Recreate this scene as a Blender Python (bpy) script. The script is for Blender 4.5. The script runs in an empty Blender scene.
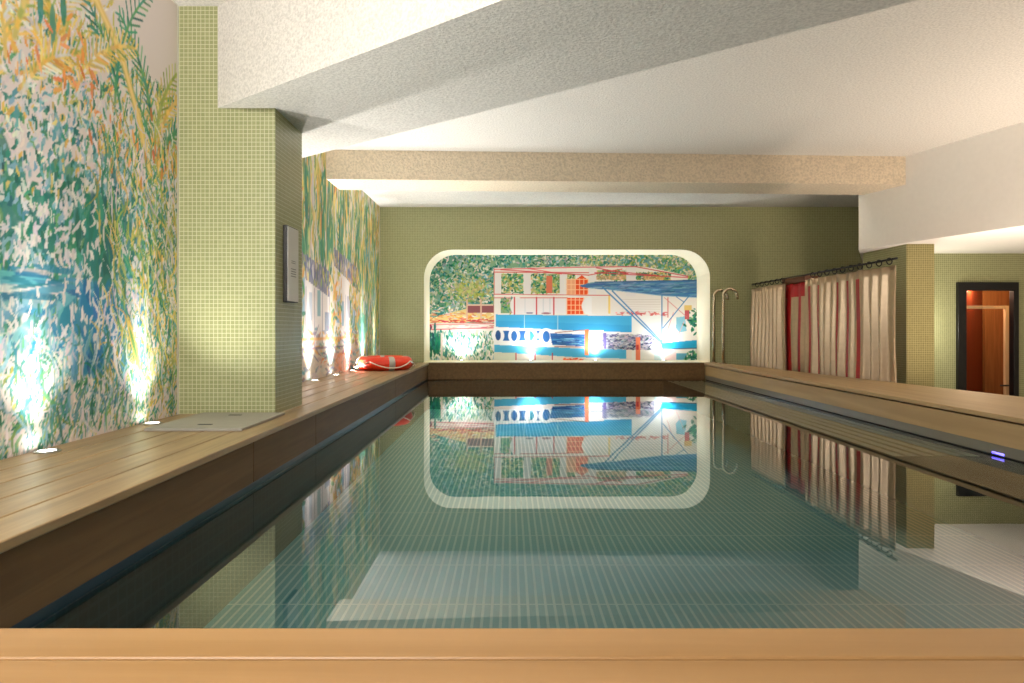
import bpy, bmesh, math, random
import numpy as np
from mathutils import Vector, Matrix

C = bpy.context.scene.collection
SC = bpy.context.scene
random.seed(7)
RNG = np.random.default_rng(11)
PI = math.pi

# ------------------------------------------------------------------ helpers
def lin(c):
    c = np.asarray(c, dtype=float) / 255.0
    return np.where(c <= 0.04045, c / 12.92, ((c + 0.055) / 1.055) ** 2.4)

def rgba(c):
    l = lin(c)
    return (float(l[0]), float(l[1]), float(l[2]), 1.0)

def new_mat(name):
    m = bpy.data.materials.new(name)
    m.use_nodes = True
    nt = m.node_tree
    return m, nt, nt.nodes, nt.links, nt.nodes['Principled BSDF']

def plain(name, col, rough=0.5, metal=0.0, noise=0.06, nscale=20.0, spec=0.5, bump=0.0, bscale=80.0):
    """colour with a faint mottling so that nothing is dead flat"""
    m, nt, N, L, b = new_mat(name)
    g = N.new('ShaderNodeNewGeometry')
    n = N.new('ShaderNodeTexNoise'); n.inputs['Scale'].default_value = nscale
    L.new(g.outputs['Position'], n.inputs['Vector'])
    mx = N.new('ShaderNodeMix'); mx.data_type = 'RGBA'
    base = np.asarray(col, float)
    mx.inputs[6].default_value = rgba(np.clip(base * (1 - noise), 0, 255))
    mx.inputs[7].default_value = rgba(np.clip(base * (1 + noise), 0, 255))
    L.new(n.outputs['Fac'], mx.inputs[0])
    L.new(mx.outputs[2], b.inputs['Base Color'])
    b.inputs['Roughness'].default_value = rough
    b.inputs['Metallic'].default_value = metal
    b.inputs['Specular IOR Level'].default_value = spec
    if bump:
        n2 = N.new('ShaderNodeTexNoise'); n2.inputs['Scale'].default_value = bscale
        n2.inputs['Detail'].default_value = 4
        L.new(g.outputs['Position'], n2.inputs['Vector'])
        bp = N.new('ShaderNodeBump'); bp.inputs['Strength'].default_value = bump
        bp.inputs['Distance'].default_value = 0.01
        L.new(n2.outputs['Fac'], bp.inputs['Height'])
        L.new(bp.outputs['Normal'], b.inputs['Normal'])
    return m

def stucco(name, col, strength=0.75, scale=62.0, contrast=0.08):
    m, nt, N, L, b = new_mat(name)
    g = N.new('ShaderNodeNewGeometry')
    n = N.new('ShaderNodeTexNoise'); n.inputs['Scale'].default_value = scale
    n.inputs['Detail'].default_value = 3; n.inputs['Roughness'].default_value = 0.6
    L.new(g.outputs['Position'], n.inputs['Vector'])
    r = N.new('ShaderNodeValToRGB')
    r.color_ramp.elements[0].position = 0.36; r.color_ramp.elements[1].position = 0.6
    base = np.asarray(col, float)
    r.color_ramp.elements[0].color = rgba(base * (1 - contrast))
    r.color_ramp.elements[1].color = rgba(np.clip(base * 1.02, 0, 255))
    L.new(n.outputs['Fac'], r.inputs['Fac'])
    L.new(r.outputs['Color'], b.inputs['Base Color'])
    b.inputs['Roughness'].default_value = 0.95
    b.inputs['Specular IOR Level'].default_value = 0.1
    bp = N.new('ShaderNodeBump'); bp.inputs['Strength'].default_value = strength
    bp.inputs['Distance'].default_value = 0.012
    L.new(n.outputs['Fac'], bp.inputs['Height'])
    L.new(bp.outputs['Normal'], b.inputs['Normal'])
    return m

def tiles(name, c1, c2, grout, size=0.025, mortar=0.0018, rough=0.35, flat=False, spec=0.4, row=None):
    """small square mosaic; the grid runs along x+y and z on walls, along x and y on floors"""
    m, nt, N, L, b = new_mat(name)
    g = N.new('ShaderNodeNewGeometry')
    s = N.new('ShaderNodeSeparateXYZ'); L.new(g.outputs['Position'], s.inputs[0])
    cb = N.new('ShaderNodeCombineXYZ')
    if flat:
        L.new(s.outputs['X'], cb.inputs['X']); L.new(s.outputs['Y'], cb.inputs['Y'])
    else:
        ad = N.new('ShaderNodeMath'); ad.operation = 'ADD'
        L.new(s.outputs['X'], ad.inputs[0]); L.new(s.outputs['Y'], ad.inputs[1])
        L.new(ad.outputs[0], cb.inputs['X']); L.new(s.outputs['Z'], cb.inputs['Y'])
    br = N.new('ShaderNodeTexBrick')
    br.offset = 0.0; br.squash = 1.0
    br.inputs['Scale'].default_value = 1.0
    br.inputs['Brick Width'].default_value = size
    br.inputs['Row Height'].default_value = row or size
    br.inputs['Mortar Size'].default_value = mortar
    br.inputs['Mortar Smooth'].default_value = 0.15
    br.inputs['Bias'].default_value = 0.0
    br.inputs['Color1'].default_value = rgba(c1)
    br.inputs['Color2'].default_value = rgba(c2)
    br.inputs['Mortar'].default_value = rgba(grout)
    L.new(cb.outputs[0], br.inputs['Vector'])
    L.new(br.outputs['Color'], b.inputs['Base Color'])
    b.inputs['Roughness'].default_value = rough
    b.inputs['Specular IOR Level'].default_value = spec
    return m

def wood(name, c1, c2, axis='Y', rough=0.4, spec=0.4, scale=9.0):
    m, nt, N, L, b = new_mat(name)
    g = N.new('ShaderNodeNewGeometry')
    mp = N.new('ShaderNodeMapping')
    st = {'X': (0.06, 1, 1), 'Y': (1, 0.06, 1), 'Z': (1, 1, 0.06)}[axis]
    mp.inputs['Scale'].default_value = tuple(v * scale for v in st)
    L.new(g.outputs['Position'], mp.inputs['Vector'])
    n = N.new('ShaderNodeTexNoise'); n.inputs['Scale'].default_value = 3.0
    n.inputs['Detail'].default_value = 6; n.inputs['Distortion'].default_value = 0.6
    L.new(mp.outputs[0], n.inputs['Vector'])
    r = N.new('ShaderNodeValToRGB')
    r.color_ramp.elements[0].position = 0.35; r.color_ramp.elements[1].position = 0.65
    r.color_ramp.elements[0].color = rgba(c1); r.color_ramp.elements[1].color = rgba(c2)
    L.new(n.outputs['Fac'], r.inputs['Fac'])
    L.new(r.outputs['Color'], b.inputs['Base Color'])
    b.inputs['Roughness'].default_value = rough
    b.inputs['Specular IOR Level'].default_value = spec
    bp = N.new('ShaderNodeBump'); bp.inputs['Strength'].default_value = 0.15
    bp.inputs['Distance'].default_value = 0.004
    L.new(n.outputs['Fac'], bp.inputs['Height'])
    L.new(bp.outputs['Normal'], b.inputs['Normal'])
    return m

class MB:
    """collects shapes for ONE mesh object"""
    def __init__(s): s.bm = bmesh.new()
    def box(s, x0, x1, y0, y1, z0, z1, mi=0):
        v = [s.bm.verts.new(p) for p in ((x0,y0,z0),(x1,y0,z0),(x1,y1,z0),(x0,y1,z0),(x0,y0,z1),(x1,y0,z1),(x1,y1,z1),(x0,y1,z1))]
        for f in ((3,2,1,0),(4,5,6,7),(0,1,5,4),(1,2,6,5),(2,3,7,6),(3,0,4,7)):
            s.bm.faces.new([v[i] for i in f]).material_index = mi
        return s
    def prism(s, pts, z0, z1, mi=0):
        a = [s.bm.verts.new((x, y, z0)) for x, y in pts]
        b = [s.bm.verts.new((x, y, z1)) for x, y in pts]
        n = len(pts)
        s.bm.faces.new(a[::-1]).material_index = mi
        s.bm.faces.new(b).material_index = mi
        for i in range(n):
            s.bm.faces.new((a[i], a[(i+1) % n], b[(i+1) % n], b[i])).material_index = mi
        return s
    def tube(s, path, r, seg=12, caps=True, mi=0, closed=False):
        path = [Vector(p) for p in path]
        rings = []
        n = len(path)
        up = None
        for i, p in enumerate(path):
            if closed: t = path[(i+1) % n] - path[i-1]
            else: t = path[min(i+1, n-1)] - path[max(i-1, 0)]
            t.normalize()
            if up is None:
                up = Vector((0,0,1)) if abs(t.z) < 0.9 else Vector((1,0,0))
            a = t.cross(up)
            if a.length < 1e-5: a = t.cross(Vector((0,1,0)))
            a.normalize(); up2 = a.cross(t).normalized(); up = up2
            rr = r[i] if isinstance(r, (list, tuple)) else r
            rings.append([s.bm.verts.new(p + a*math.cos(2*PI*k/seg)*rr + up2*math.sin(2*PI*k/seg)*rr) for k in range(seg)])
        for i in range(n if closed else n-1):
            A, B = rings[i], rings[(i+1) % n]
            for k in range(seg):
                f = s.bm.faces.new((A[k], A[(k+1) % seg], B[(k+1) % seg], B[k])); f.material_index = mi; f.smooth = True
        if caps and not closed:
            s.bm.faces.new(rings[0][::-1]).material_index = mi
            s.bm.faces.new(rings[-1]).material_index = mi
        return s
    def lathe(s, prof, cx=0, cy=0, cz=0, seg=24, mi=0):
        rings = []
        for r, z in prof:
            rings.append([s.bm.verts.new((cx + r*math.cos(2*PI*k/seg), cy + r*math.sin(2*PI*k/seg), cz + z)) for k in range(seg)])
        for A, B in zip(rings, rings[1:]):
            for k in range(seg):
                f = s.bm.faces.new((A[k], A[(k+1) % seg], B[(k+1) % seg], B[k])); f.material_index = mi; f.smooth = True
        s.bm.faces.new(rings[0][::-1]).material_index = mi
        s.bm.faces.new(rings[-1]).material_index = mi
        return s
    def build(s, name, mats, parent=None, bevel=0.0, loc=None):
        bmesh.ops.recalc_face_normals(s.bm, faces=s.bm.faces[:])
        me = bpy.data.meshes.new(name); s.bm.to_mesh(me); s.bm.free()
        for m in (mats if isinstance(mats, (list, tuple)) else [mats]): me.materials.append(m)
        o = bpy.data.objects.new(name, me); C.objects.link(o)
        if parent is not None: o.parent = parent
        if loc is not None: o.location = loc
        if bevel:
            b = o.modifiers.new('bevel', 'BEVEL'); b.width = bevel; b.segments = 3; b.limit_method = 'ANGLE'
        return o

def tag(o, label, cat, group=None, kind=None):
    o['label'] = label; o['category'] = cat
    if group: o['group'] = group
    if kind: o['kind'] = kind
    return o

def struct(o, label=None, cat=None):
    o['kind'] = 'structure'
    if label: o['label'] = label
    if cat: o['category'] = cat
    return o

def thing(name, label, cat, loc=(0,0,0), group=None):
    o = bpy.data.objects.new(name, None); C.objects.link(o)
    o.location = loc; o.empty_display_size = 0.1
    return tag(o, label, cat, group)

def copy_tree(src, loc, label):
    r = src.copy(); C.objects.link(r); r.location = loc; r['label'] = label
    for ch in src.children:
        c = ch.copy(); C.objects.link(c); c.parent = r
        for g in ch.children:
            d = g.copy(); C.objects.link(d); d.parent = c
    return r

# ------------------------------------------------------------------ camera
EYE = 1.6
cam = bpy.data.cameras.new('camera')
cam.sensor_width = 36.0
cam.lens = 36.0 * 700 / 1024
cam.shift_x = (512 - 510) / 1024
cam.shift_y = -(341.5 - 329) / 1024
cam.clip_start = 0.05
co = bpy.data.objects.new('camera', cam); C.objects.link(co)
co.location = (0, 0, EYE); co.rotation_euler = (PI/2, 0, 0)
SC.camera = co

# ------------------------------------------------------------------ materials
M = {}
M['tile'] = tiles('green mosaic', (148,149,104), (138,141,96), (192,190,156))
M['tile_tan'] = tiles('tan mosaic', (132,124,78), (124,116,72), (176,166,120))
M['stucco'] = stucco('ceiling stucco', (216,211,203))
M['stucco_tan'] = stucco('warm stucco', (220,204,180), strength=1.0, scale=42, contrast=0.09)
M['white'] = plain('white plaster', (240,236,230), rough=0.9, noise=0.015, spec=0.15)
M['wall_paint'] = plain('annex paint', (200,190,172), rough=0.9, noise=0.02, spec=0.15)
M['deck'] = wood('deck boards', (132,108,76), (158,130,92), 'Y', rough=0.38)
M['fascia'] = wood('deck fascia', (92,68,42), (106,80,50), 'Y', rough=0.55, spec=0.2)  # back-lit shade of the deck face put into the colour
M['coping'] = wood('coping boards', (138,102,60), (148,112,70), 'X', rough=0.45, scale=5)
M['bench'] = wood('bench boards', (160,132,92), (174,146,104), 'Y', rough=0.5, scale=4)
M['grey_strip'] = plain('grey liner', (112,108,98), rough=0.3, noise=0.03)
M['navy'] = plain('navy liner', (30,48,66), rough=0.3, noise=0.1)
M['ledge'] = plain('wet ledge', (112,104,90), rough=0.22, noise=0.03)
M['grate'] = plain('grate slat', (206,194,164), rough=0.4, noise=0.02)
M['dark'] = plain('dark gap', (24,24,24), rough=0.6)
M['floor'] = tiles('floor tiles', (120,112,96), (112,106,92), (96,92,80), size=0.3, mortar=0.004, flat=True)
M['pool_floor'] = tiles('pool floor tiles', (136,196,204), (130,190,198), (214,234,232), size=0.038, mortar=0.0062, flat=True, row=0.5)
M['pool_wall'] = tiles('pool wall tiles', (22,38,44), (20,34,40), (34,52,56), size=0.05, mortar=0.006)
M['reveal'] = plain('niche reveal', (240,232,208), rough=0.8, noise=0.01, spec=0.2)
M['steel'] = plain('brushed steel', (190,176,150), rough=0.25, metal=1.0, noise=0.03)
M['bezel'] = plain('lamp bezel', (180,178,172), rough=0.3, metal=1.0, noise=0.02)
M['black'] = plain('black metal', (14,15,17), rough=0.35, noise=0.05)
M['orange'] = plain('orange vinyl', (224,52,14), rough=0.38, noise=0.05, bump=0.05)
M['white_vinyl'] = plain('white vinyl', (236,230,222), rough=0.4, noise=0.02)
M['reflect'] = plain('grey reflective band', (170,168,160), rough=0.3, noise=0.03)
M['rope'] = plain('white rope', (226,214,196), rough=0.8, noise=0.08, nscale=90)
M['plate'] = plain('hatch plate', (146,140,128), rough=0.5, noise=0.05)
M['sign'] = plain('sign face', (206,202,196), rough=0.35, noise=0.02)
M['sign_ink'] = plain('sign ink', (120,116,110), rough=0.5)
M['sign_side'] = plain('sign edge', (38,34,28), rough=0.4)
M['silver'] = plain('silver curtain', (176,154,126), rough=0.34, metal=0.65, noise=0.05)
M['red'] = plain('red cloth', (160,10,14), rough=0.5, noise=0.08)
M['brown'] = wood('brown board', (96,58,34), (112,70,42), 'Y')
M['door_wood'] = wood('door wood', (136,84,44), (154,98,54), 'Z', rough=0.35)
M['red_wood'] = wood('red wood', (128,52,28), (144,62,34), 'Z', rough=0.4)
M['pale_wood'] = wood('pale wood', (226,180,130), (236,192,142), 'Z', rough=0.5)

def emit(name, col, strength):
    m, nt, N, L, b = new_mat(name)
    b.inputs['Base Color'].default_value = (1,1,1,1)
    b.inputs['Emission Color'].default_value = rgba(col)
    b.inputs['Emission Strength'].default_value = strength
    return m
M['lens'] = emit('lamp lens', (255,250,240), 14)
M['violet'] = emit('violet lens', (70,50,255), 1.2)

def water_mat():
    m = bpy.data.materials.new('pool water'); m.use_nodes = True
    nt = m.node_tree; N = nt.nodes; L = nt.links; N.clear()
    out = N.new('ShaderNodeOutputMaterial')
    tr = N.new('ShaderNodeBsdfTransparent'); tr.inputs['Color'].default_value = (0.80, 0.96, 0.97, 1)
    gl = N.new('ShaderNodeBsdfGlossy'); gl.inputs['Roughness'].default_value = 0.0
    gl.inputs['Color'].default_value = (1,1,1,1)
    fr = N.new('ShaderNodeFresnel'); fr.inputs['IOR'].default_value = 1.6
    mx = N.new('ShaderNodeMixShader')
    g = N.new('ShaderNodeNewGeometry')
    n = N.new('ShaderNodeTexNoise'); n.inputs['Scale'].default_value = 1.6; n.inputs['Detail'].default_value = 1
    L.new(g.outputs['Position'], n.inputs['Vector'])
    bp = N.new('ShaderNodeBump'); bp.inputs['Strength'].default_value = 0.02; bp.inputs['Distance'].default_value = 0.02
    L.new(n.outputs['Fac'], bp.inputs['Height'])
    L.new(bp.outputs['Normal'], gl.inputs['Normal'])
    L.new(fr.outputs[0], mx.inputs[0]); L.new(tr.outputs[0], mx.inputs[1]); L.new(gl.outputs[0], mx.inputs[2])
    L.new(mx.outputs[0], out.inputs['Surface'])
    return m
M['water'] = water_mat()

def paint_mat():
    m, nt, N, L, b = new_mat('mural paint')
    a = N.new('ShaderNodeAttribute'); a.attribute_name = 'paint'
    L.new(a.outputs['Color'], b.inputs['Base Color'])
    b.inputs['Roughness'].default_value = 0.75
    b.inputs['Specular IOR Level'].default_value = 0.2
    return m
M['paint'] = paint_mat()

# ------------------------------------------------------------------ mural painter
class Canvas:
    """an array of colour painted with strokes; (u, v) run right and up in metres or picture units"""
    def __init__(s, u0, u1, v0, v1, step, bg):
        s.u0, s.v0, s.step, s.strength = u0, v0, step, .8
        s.nu = int(round((u1-u0)/step)) + 1; s.nv = int(round((v1-v0)/step)) + 1
        s.su = (u1-u0)/(s.nu-1); s.sv = (v1-v0)/(s.nv-1)
        s.a = np.empty((s.nv, s.nu, 3)); s.a[:] = bg
        s.U, s.V = np.meshgrid(u0 + np.arange(s.nu)*s.su, v0 + np.arange(s.nv)*s.sv)
    def win(s, ua, ub, va, vb):
        i0 = max(0, int(math.floor((ua-s.u0)/s.su))); i1 = min(s.nu, int(math.ceil((ub-s.u0)/s.su))+1)
        j0 = max(0, int(math.floor((va-s.v0)/s.sv))); j1 = min(s.nv, int(math.ceil((vb-s.v0)/s.sv))+1)
        if i0 >= i1 or j0 >= j1: return None
        return slice(j0, j1), slice(i0, i1)
    def put(s, w, mask, col, al=1.0):
        k = (mask * al)[..., None]
        s.a[w] = s.a[w]*(1-k) + np.asarray(col, float)*k
    def dab(s, u, v, ln, wd, ang, col, al=1.0, bend=0.0):
        w = s.win(u-ln, u+ln, v-ln, v+ln)
        if w is None: return
        du = s.U[w]-u; dv = s.V[w]-v
        c, q = math.cos(ang), math.sin(ang)
        p = du*c + dv*q; r = -du*q + dv*c + bend*p*p/ max(ln, 1e-6)
        d = (p/ln)**2 + (r/wd)**2
        s.put(w, np.clip((1.15-d)*3, 0, 1), col, al)
    def ell(s, u, v, ru, rv, col, al=1.0): 
        w = s.win(u-ru*1.1, u+ru*1.1, v-rv*1.1, v+rv*1.1)
        if w is None: return
        d = ((s.U[w]-u)/ru)**2 + ((s.V[w]-v)/rv)**2
        s.put(w, np.clip((1.05-d)*6, 0, 1), col, al)
    def rect(s, ua, ub, va, vb, col, al=1.0):
        w = s.win(ua, ub, va, vb)
        if w is None: return
        m = ((s.U[w] >= ua) & (s.U[w] <= ub) & (s.V[w] >= va) & (s.V[w] <= vb)).astype(float)
        s.put(w, m, col, al)
    def poly(s, pts, col, al=1.0):
        us = [p[0] for p in pts]; vs = [p[1] for p in pts]
        w = s.win(min(us), max(us), min(vs), max(vs))
        if w is None: return
        U, V = s.U[w], s.V[w]
        ins = np.zeros(U.shape, bool)
        n = len(pts)
        for i in range(n):
            (x1, y1), (x2, y2) = pts[i], pts[(i+1) % n]
            if y1 == y2: continue
            cr = ((y1 > V) != (y2 > V)) & (U < (x2-x1)*(V-y1)/(y2-y1) + x1)
            ins ^= cr
        s.put(w, ins.astype(float), col, al)
    def line(s, pts, wd, col, al=1.0):
        for (x1, y1), (x2, y2) in zip(pts, pts[1:]):
            w = s.win(min(x1,x2)-wd, max(x1,x2)+wd, min(y1,y2)-wd, max(y1,y2)+wd)
            if w is None: continue
            dx, dy = x2-x1, y2-y1; l2 = dx*dx+dy*dy or 1e-9
            t = np.clip(((s.U[w]-x1)*dx + (s.V[w]-y1)*dy)/l2, 0, 1)
            d = np.hypot(s.U[w]-x1-t*dx, s.V[w]-y1-t*dy)
            s.put(w, np.clip(1.5 - d/(wd*0.5), 0, 1), col, al)
    def mesh(s, name, place, parent=None):
        """place(U, V) -> three arrays of world coordinates"""
        X, Y, Z = place(s.U, s.V)
        nv, nu = s.nv, s.nu
        me = bpy.data.meshes.new(name)
        n = nu*nv
        me.vertices.add(n)
        me.vertices.foreach_set('co', np.stack([X, Y, Z], -1).reshape(-1).astype(np.float32))
        idx = np.arange(n).reshape(nv, nu)
        q = np.stack([idx[:-1,:-1], idx[:-1,1:], idx[1:,1:], idx[1:,:-1]], -1).reshape(-1)
        nf = (nu-1)*(nv-1)
        me.loops.add(nf*4); me.loops.foreach_set('vertex_index', q.astype(np.int32))
        me.polygons.add(nf); me.polygons.foreach_set('loop_start', np.arange(0, nf*4, 4, dtype=np.int32))
        me.update(calc_edges=True)
        at = me.color_attributes.new('paint', 'FLOAT_COLOR', 'POINT')
        col = np.ones((n, 4), np.float32); col[:, :3] = lin(np.clip(s.a*s.strength + (1-s.strength)*np.array((218,210,203)), 0, 255).reshape(-1, 3))
        at.data.foreach_set('color', col.reshape(-1))
        me.materials.append(M['paint'])
        me.validate()
        o = bpy.data.objects.new(name, me); C.objects.link(o)
        if parent is not None: o.parent = parent
        return o

def vary(c, k=14):
    return np.clip(np.asarray(c, float) + RNG.normal(0, k, 3)*0.6 + RNG.normal(0, k), 0, 255)

GREEN = [(28,118,84), (52,134,80), (20,98,76), (84,150,84), (36,128,104)]
DEEP = [(8,98,78), (16,112,88), (10,86,84), (24,120,100)]
TEAL = [(74,150,160), (108,164,180), (134,176,190), (60,136,150)]
BLUE = [(18,112,150), (34,130,164), (12,96,140), (66,160,178)]
YEL = [(232,188,72), (222,172,64), (238,204,104), (212,176,88)]
ORA = [(232,146,52), (222,122,54), (240,164,70)]
OLIVE = [(150,164,66), (128,150,58), (180,176,72)]
PALE = [(222,212,206), (228,220,212), (212,204,204)]
def pick(*groups):
    g = groups[RNG.integers(len(groups))]
    return g[RNG.integers(len(g))]

def near_mural():
    c = Canvas(0.9, 4.09, 1.1, 3.49, 0.007, (216,202,196))
    # dark leafy masses and the pond
    for _ in range(240):
        y = RNG.normal(3.2, 0.34); z = RNG.normal(2.0, 0.17)
        c.dab(y, z, RNG.uniform(.05,.13), RNG.uniform(.03,.07), RNG.uniform(0,PI), vary(pick(DEEP)), 0.75)
    for _ in range(160):
        y = RNG.uniform(0.9, 3.6); z = RNG.normal(1.72, 0.08)
        c.dab(y, z, RNG.uniform(.08,.2), RNG.uniform(.02,.05), RNG.normal(0,.2), vary(pick(BLUE, TEAL)), 0.7)
    for _ in range(90):
        y = RNG.normal(3.35, 0.22); z = RNG.normal(1.55, 0.13)
        c.dab(y, z, RNG.uniform(.06,.13), RNG.uniform(.03,.05), RNG.normal(PI/2,.3), vary(pick(BLUE)), 0.75)
    for _ in range(120):
        y = RNG.uniform(0.9, 3.2); z = RNG.normal(1.52, 0.1)
        c.dab(y, z, RNG.uniform(.05,.14), RNG.uniform(.02,.04), RNG.normal(0.1,.4), vary((110,196,190)), 0.6)
    # leaves
    for _ in range(21000):
        y = RNG.uniform(0.9, 4.1); z = RNG.uniform(1.1, 3.05) if RNG.random() < .93 else RNG.uniform(2.9, 3.4)
        up = (y-2.7)*0.18
        if z > 2.95 - 0.25*max(0, y-3.3):
            if y > 3.45 and z > 2.95 or RNG.random() < .55: continue
            col = pick(YEL, YEL, OLIVE, PALE, PALE, PALE); ln, wd = RNG.uniform(.03,.08), RNG.uniform(.007,.014)
        elif z > 2.15 and RNG.random() < .38: continue
        elif z > 2.55:
            col = pick(GREEN, TEAL, YEL, OLIVE, PALE, PALE, ORA if RNG.random() < .5 else GREEN); ln, wd = RNG.uniform(.02,.05), RNG.uniform(.008,.015)
        elif z > 2.15:
            col = pick(GREEN, TEAL, TEAL, PALE, PALE, DEEP, YEL if RNG.random() < .4 else PALE); ln, wd = RNG.uniform(.02,.045), RNG.uniform(.009,.018)
        elif z > 1.82:
            col = pick(GREEN, DEEP, PALE, PALE, PALE, TEAL); ln, wd = RNG.uniform(.02,.05), RNG.uniform(.01,.02)
        elif z > 1.5:
            col = pick(PALE, TEAL, BLUE, PALE, GREEN, PALE); ln, wd = RNG.uniform(.025,.06), RNG.uniform(.007,.015)
        else:
            col = pick(GREEN, TEAL, PALE, PALE, GREEN, OLIVE if RNG.random() < .5 else PALE); ln, wd = RNG.uniform(.025,.06), RNG.uniform(.006,.012)
        if y > 3.6 and RNG.random() < .6: col = pick(YEL, OLIVE, GREEN, PALE, GREEN)
        dk = math.exp(-((y-3.25)/.28)**2 - ((z-1.98)/.2)**2) + .8*math.exp(-((y-2.75)/.2)**2 - ((z-2.05)/.15)**2)
        if RNG.random() < .86*dk: continue
        pd = math.exp(-((z-1.66)/.15)**2) * (1 if y < 3.55 else .15)
        if RNG.random() < .82*pd: continue
        c.dab(y, z, ln*.72, wd*.66, RNG.normal(PI/2 - 0.25, 0.55), vary(col, 10), 0.9, RNG.normal(0, .35))
    # big palm fronds and stems at the top
    def frond(y, z, ang, L, cols, wd=.018, n=14):
        p = (y, z); a = ang
        for i in range(n):
            q = (p[0]+math.cos(a)*L/n, p[1]+math.sin(a)*L/n)
            c.line([p, q], wd*(1-.5*i/n), vary(pick(cols), 8))
            for sgn in (-1, 1):
                l = .10*math.sin(PI*(i+1.5)/(n+2))+.01
                b = a + sgn*0.75
                c.line([q, (q[0]+math.cos(b)*l, q[1]+math.sin(b)*l)], .011, vary(pick(cols), 12))
            a += (-.06 if math.cos(ang) > 0 else .06); p = q
    frond(3.82, 2.66, 1.75, .62, GREEN, .03); frond(3.86, 2.62, 1.2, .55, YEL, .03)
    frond(3.80, 2.6, 2.1, .7, GREEN); frond(3.88, 2.55, 0.95, .6, GREEN, .035)
    frond(3.84, 2.6, 1.45, .62, OLIVE, .03)
    frond(3.5, 2.7, 1.9, .75, GREEN); frond(3.45, 2.72, 1.5, .8, GREEN, .02)
    c.line([(3.78,2.45),(3.66,2.72),(3.5,2.98),(3.3,3.14),(3.1,3.24)], .05, (226,184,84))
    c.line([(3.78,2.45),(3.66,2.72),(3.5,2.98),(3.3,3.14),(3.1,3.24)], .02, (238,206,120))
    for (y, z, a, L) in ((3.05,2.85,2.3,.6),(3.05,2.9,1.2,.65),(3.0,2.8,1.75,.7),(2.75,2.7,2.2,.7),(2.75,2.75,1.3,.7),(2.85,2.65,.8,.6),(2.5,2.8,1.4,.7),(2.2,2.75,1.7,.7),(1.8,2.7,1.4,.7),(1.4,2.75,1.9,.7),(3.2,2.75,1.0,.55)):
        frond(y, z, a, L, YEL+OLIVE, .03)
        frond(y-.05, z-.1, a+.3, L*.7, YEL+PALE, .02)
    for (y, z) in ((2.9,2.95),(3.05,3.0),(2.98,2.9),(2.8,3.05)):
        c.dab(y, z, .08, .02, 1.6, vary(pick(DEEP)), .8)
    for _ in range(30):
        y = RNG.normal(3.1, .09); z = RNG.normal(2.72, .1)
        c.dab(y, z, .035, .01, RNG.uniform(0, PI), vary(pick(ORA)), .9)
    for _ in range(30):
        y = RNG.uniform(3.2, 4.0); z = RNG.normal(2.55, .12)
        c.dab(y, z, .04, .012, RNG.normal(PI/2, .4), vary(pick(ORA)), .9)
    c.ell(4.06, 2.55, .035, .08, (236,158,60))
    for _ in range(110):
        y = RNG.uniform(0.9, 3.55); z = RNG.normal(1.79, .025)
        c.dab(y, z, RNG.uniform(.08,.2), RNG.uniform(.008,.02), RNG.normal(0,.08), vary(pick(BLUE, BLUE, PALE)), .8)
    for _ in range(70):
        y = RNG.normal(3.33, .09); z = RNG.uniform(1.8, 2.2)
        c.dab(y, z, RNG.uniform(.06,.12), RNG.uniform(.02,.04), RNG.normal(PI/2,.3), vary(pick(DEEP)), .8)
    for _ in range(60):
        y = RNG.normal(3.33, .11); z = RNG.uniform(1.42, 1.76)
        c.dab(y, z, RNG.uniform(.05,.1), RNG.uniform(.02,.035), RNG.normal(PI/2,.4), vary((14,108,156)), .75)
    for _ in range(120):
        y = RNG.normal(3.3, .2); z = RNG.uniform(1.45, 2.2)
        c.dab(y, z, RNG.uniform(.02,.04), RNG.uniform(.006,.011), RNG.normal(PI/2-.2,.5), vary(pick(PALE), 6), .9, RNG.normal(0,.4))
    for _ in range(420):      # stems drawn over the thicket
        y = RNG.uniform(3.3, 4.08); z = RNG.uniform(1.3, 2.7)
        c.dab(y, z, RNG.uniform(.05,.12), RNG.uniform(.004,.008), RNG.normal(PI/2+.2, .3), vary(pick(YEL, OLIVE, GREEN, PALE)), .85, RNG.normal(0,.5))
    for _ in range(300):
        y = RNG.uniform(1.0, 3.6); z = RNG.uniform(1.12, 1.55)
        c.dab(y, z, RNG.uniform(.05,.12), RNG.uniform(.005,.01), RNG.normal(PI/2, .35), vary(pick(TEAL, GREEN, PALE)), .8, RNG.normal(0,.6))
    # a slanting yellow canoe-like leaf low down
    c.dab(3.62, 1.52, .15, .025, 2.0, (224,190,78)); c.dab(3.62, 1.52, .1, .012, 2.0, (90,150,70))
    return c

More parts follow.
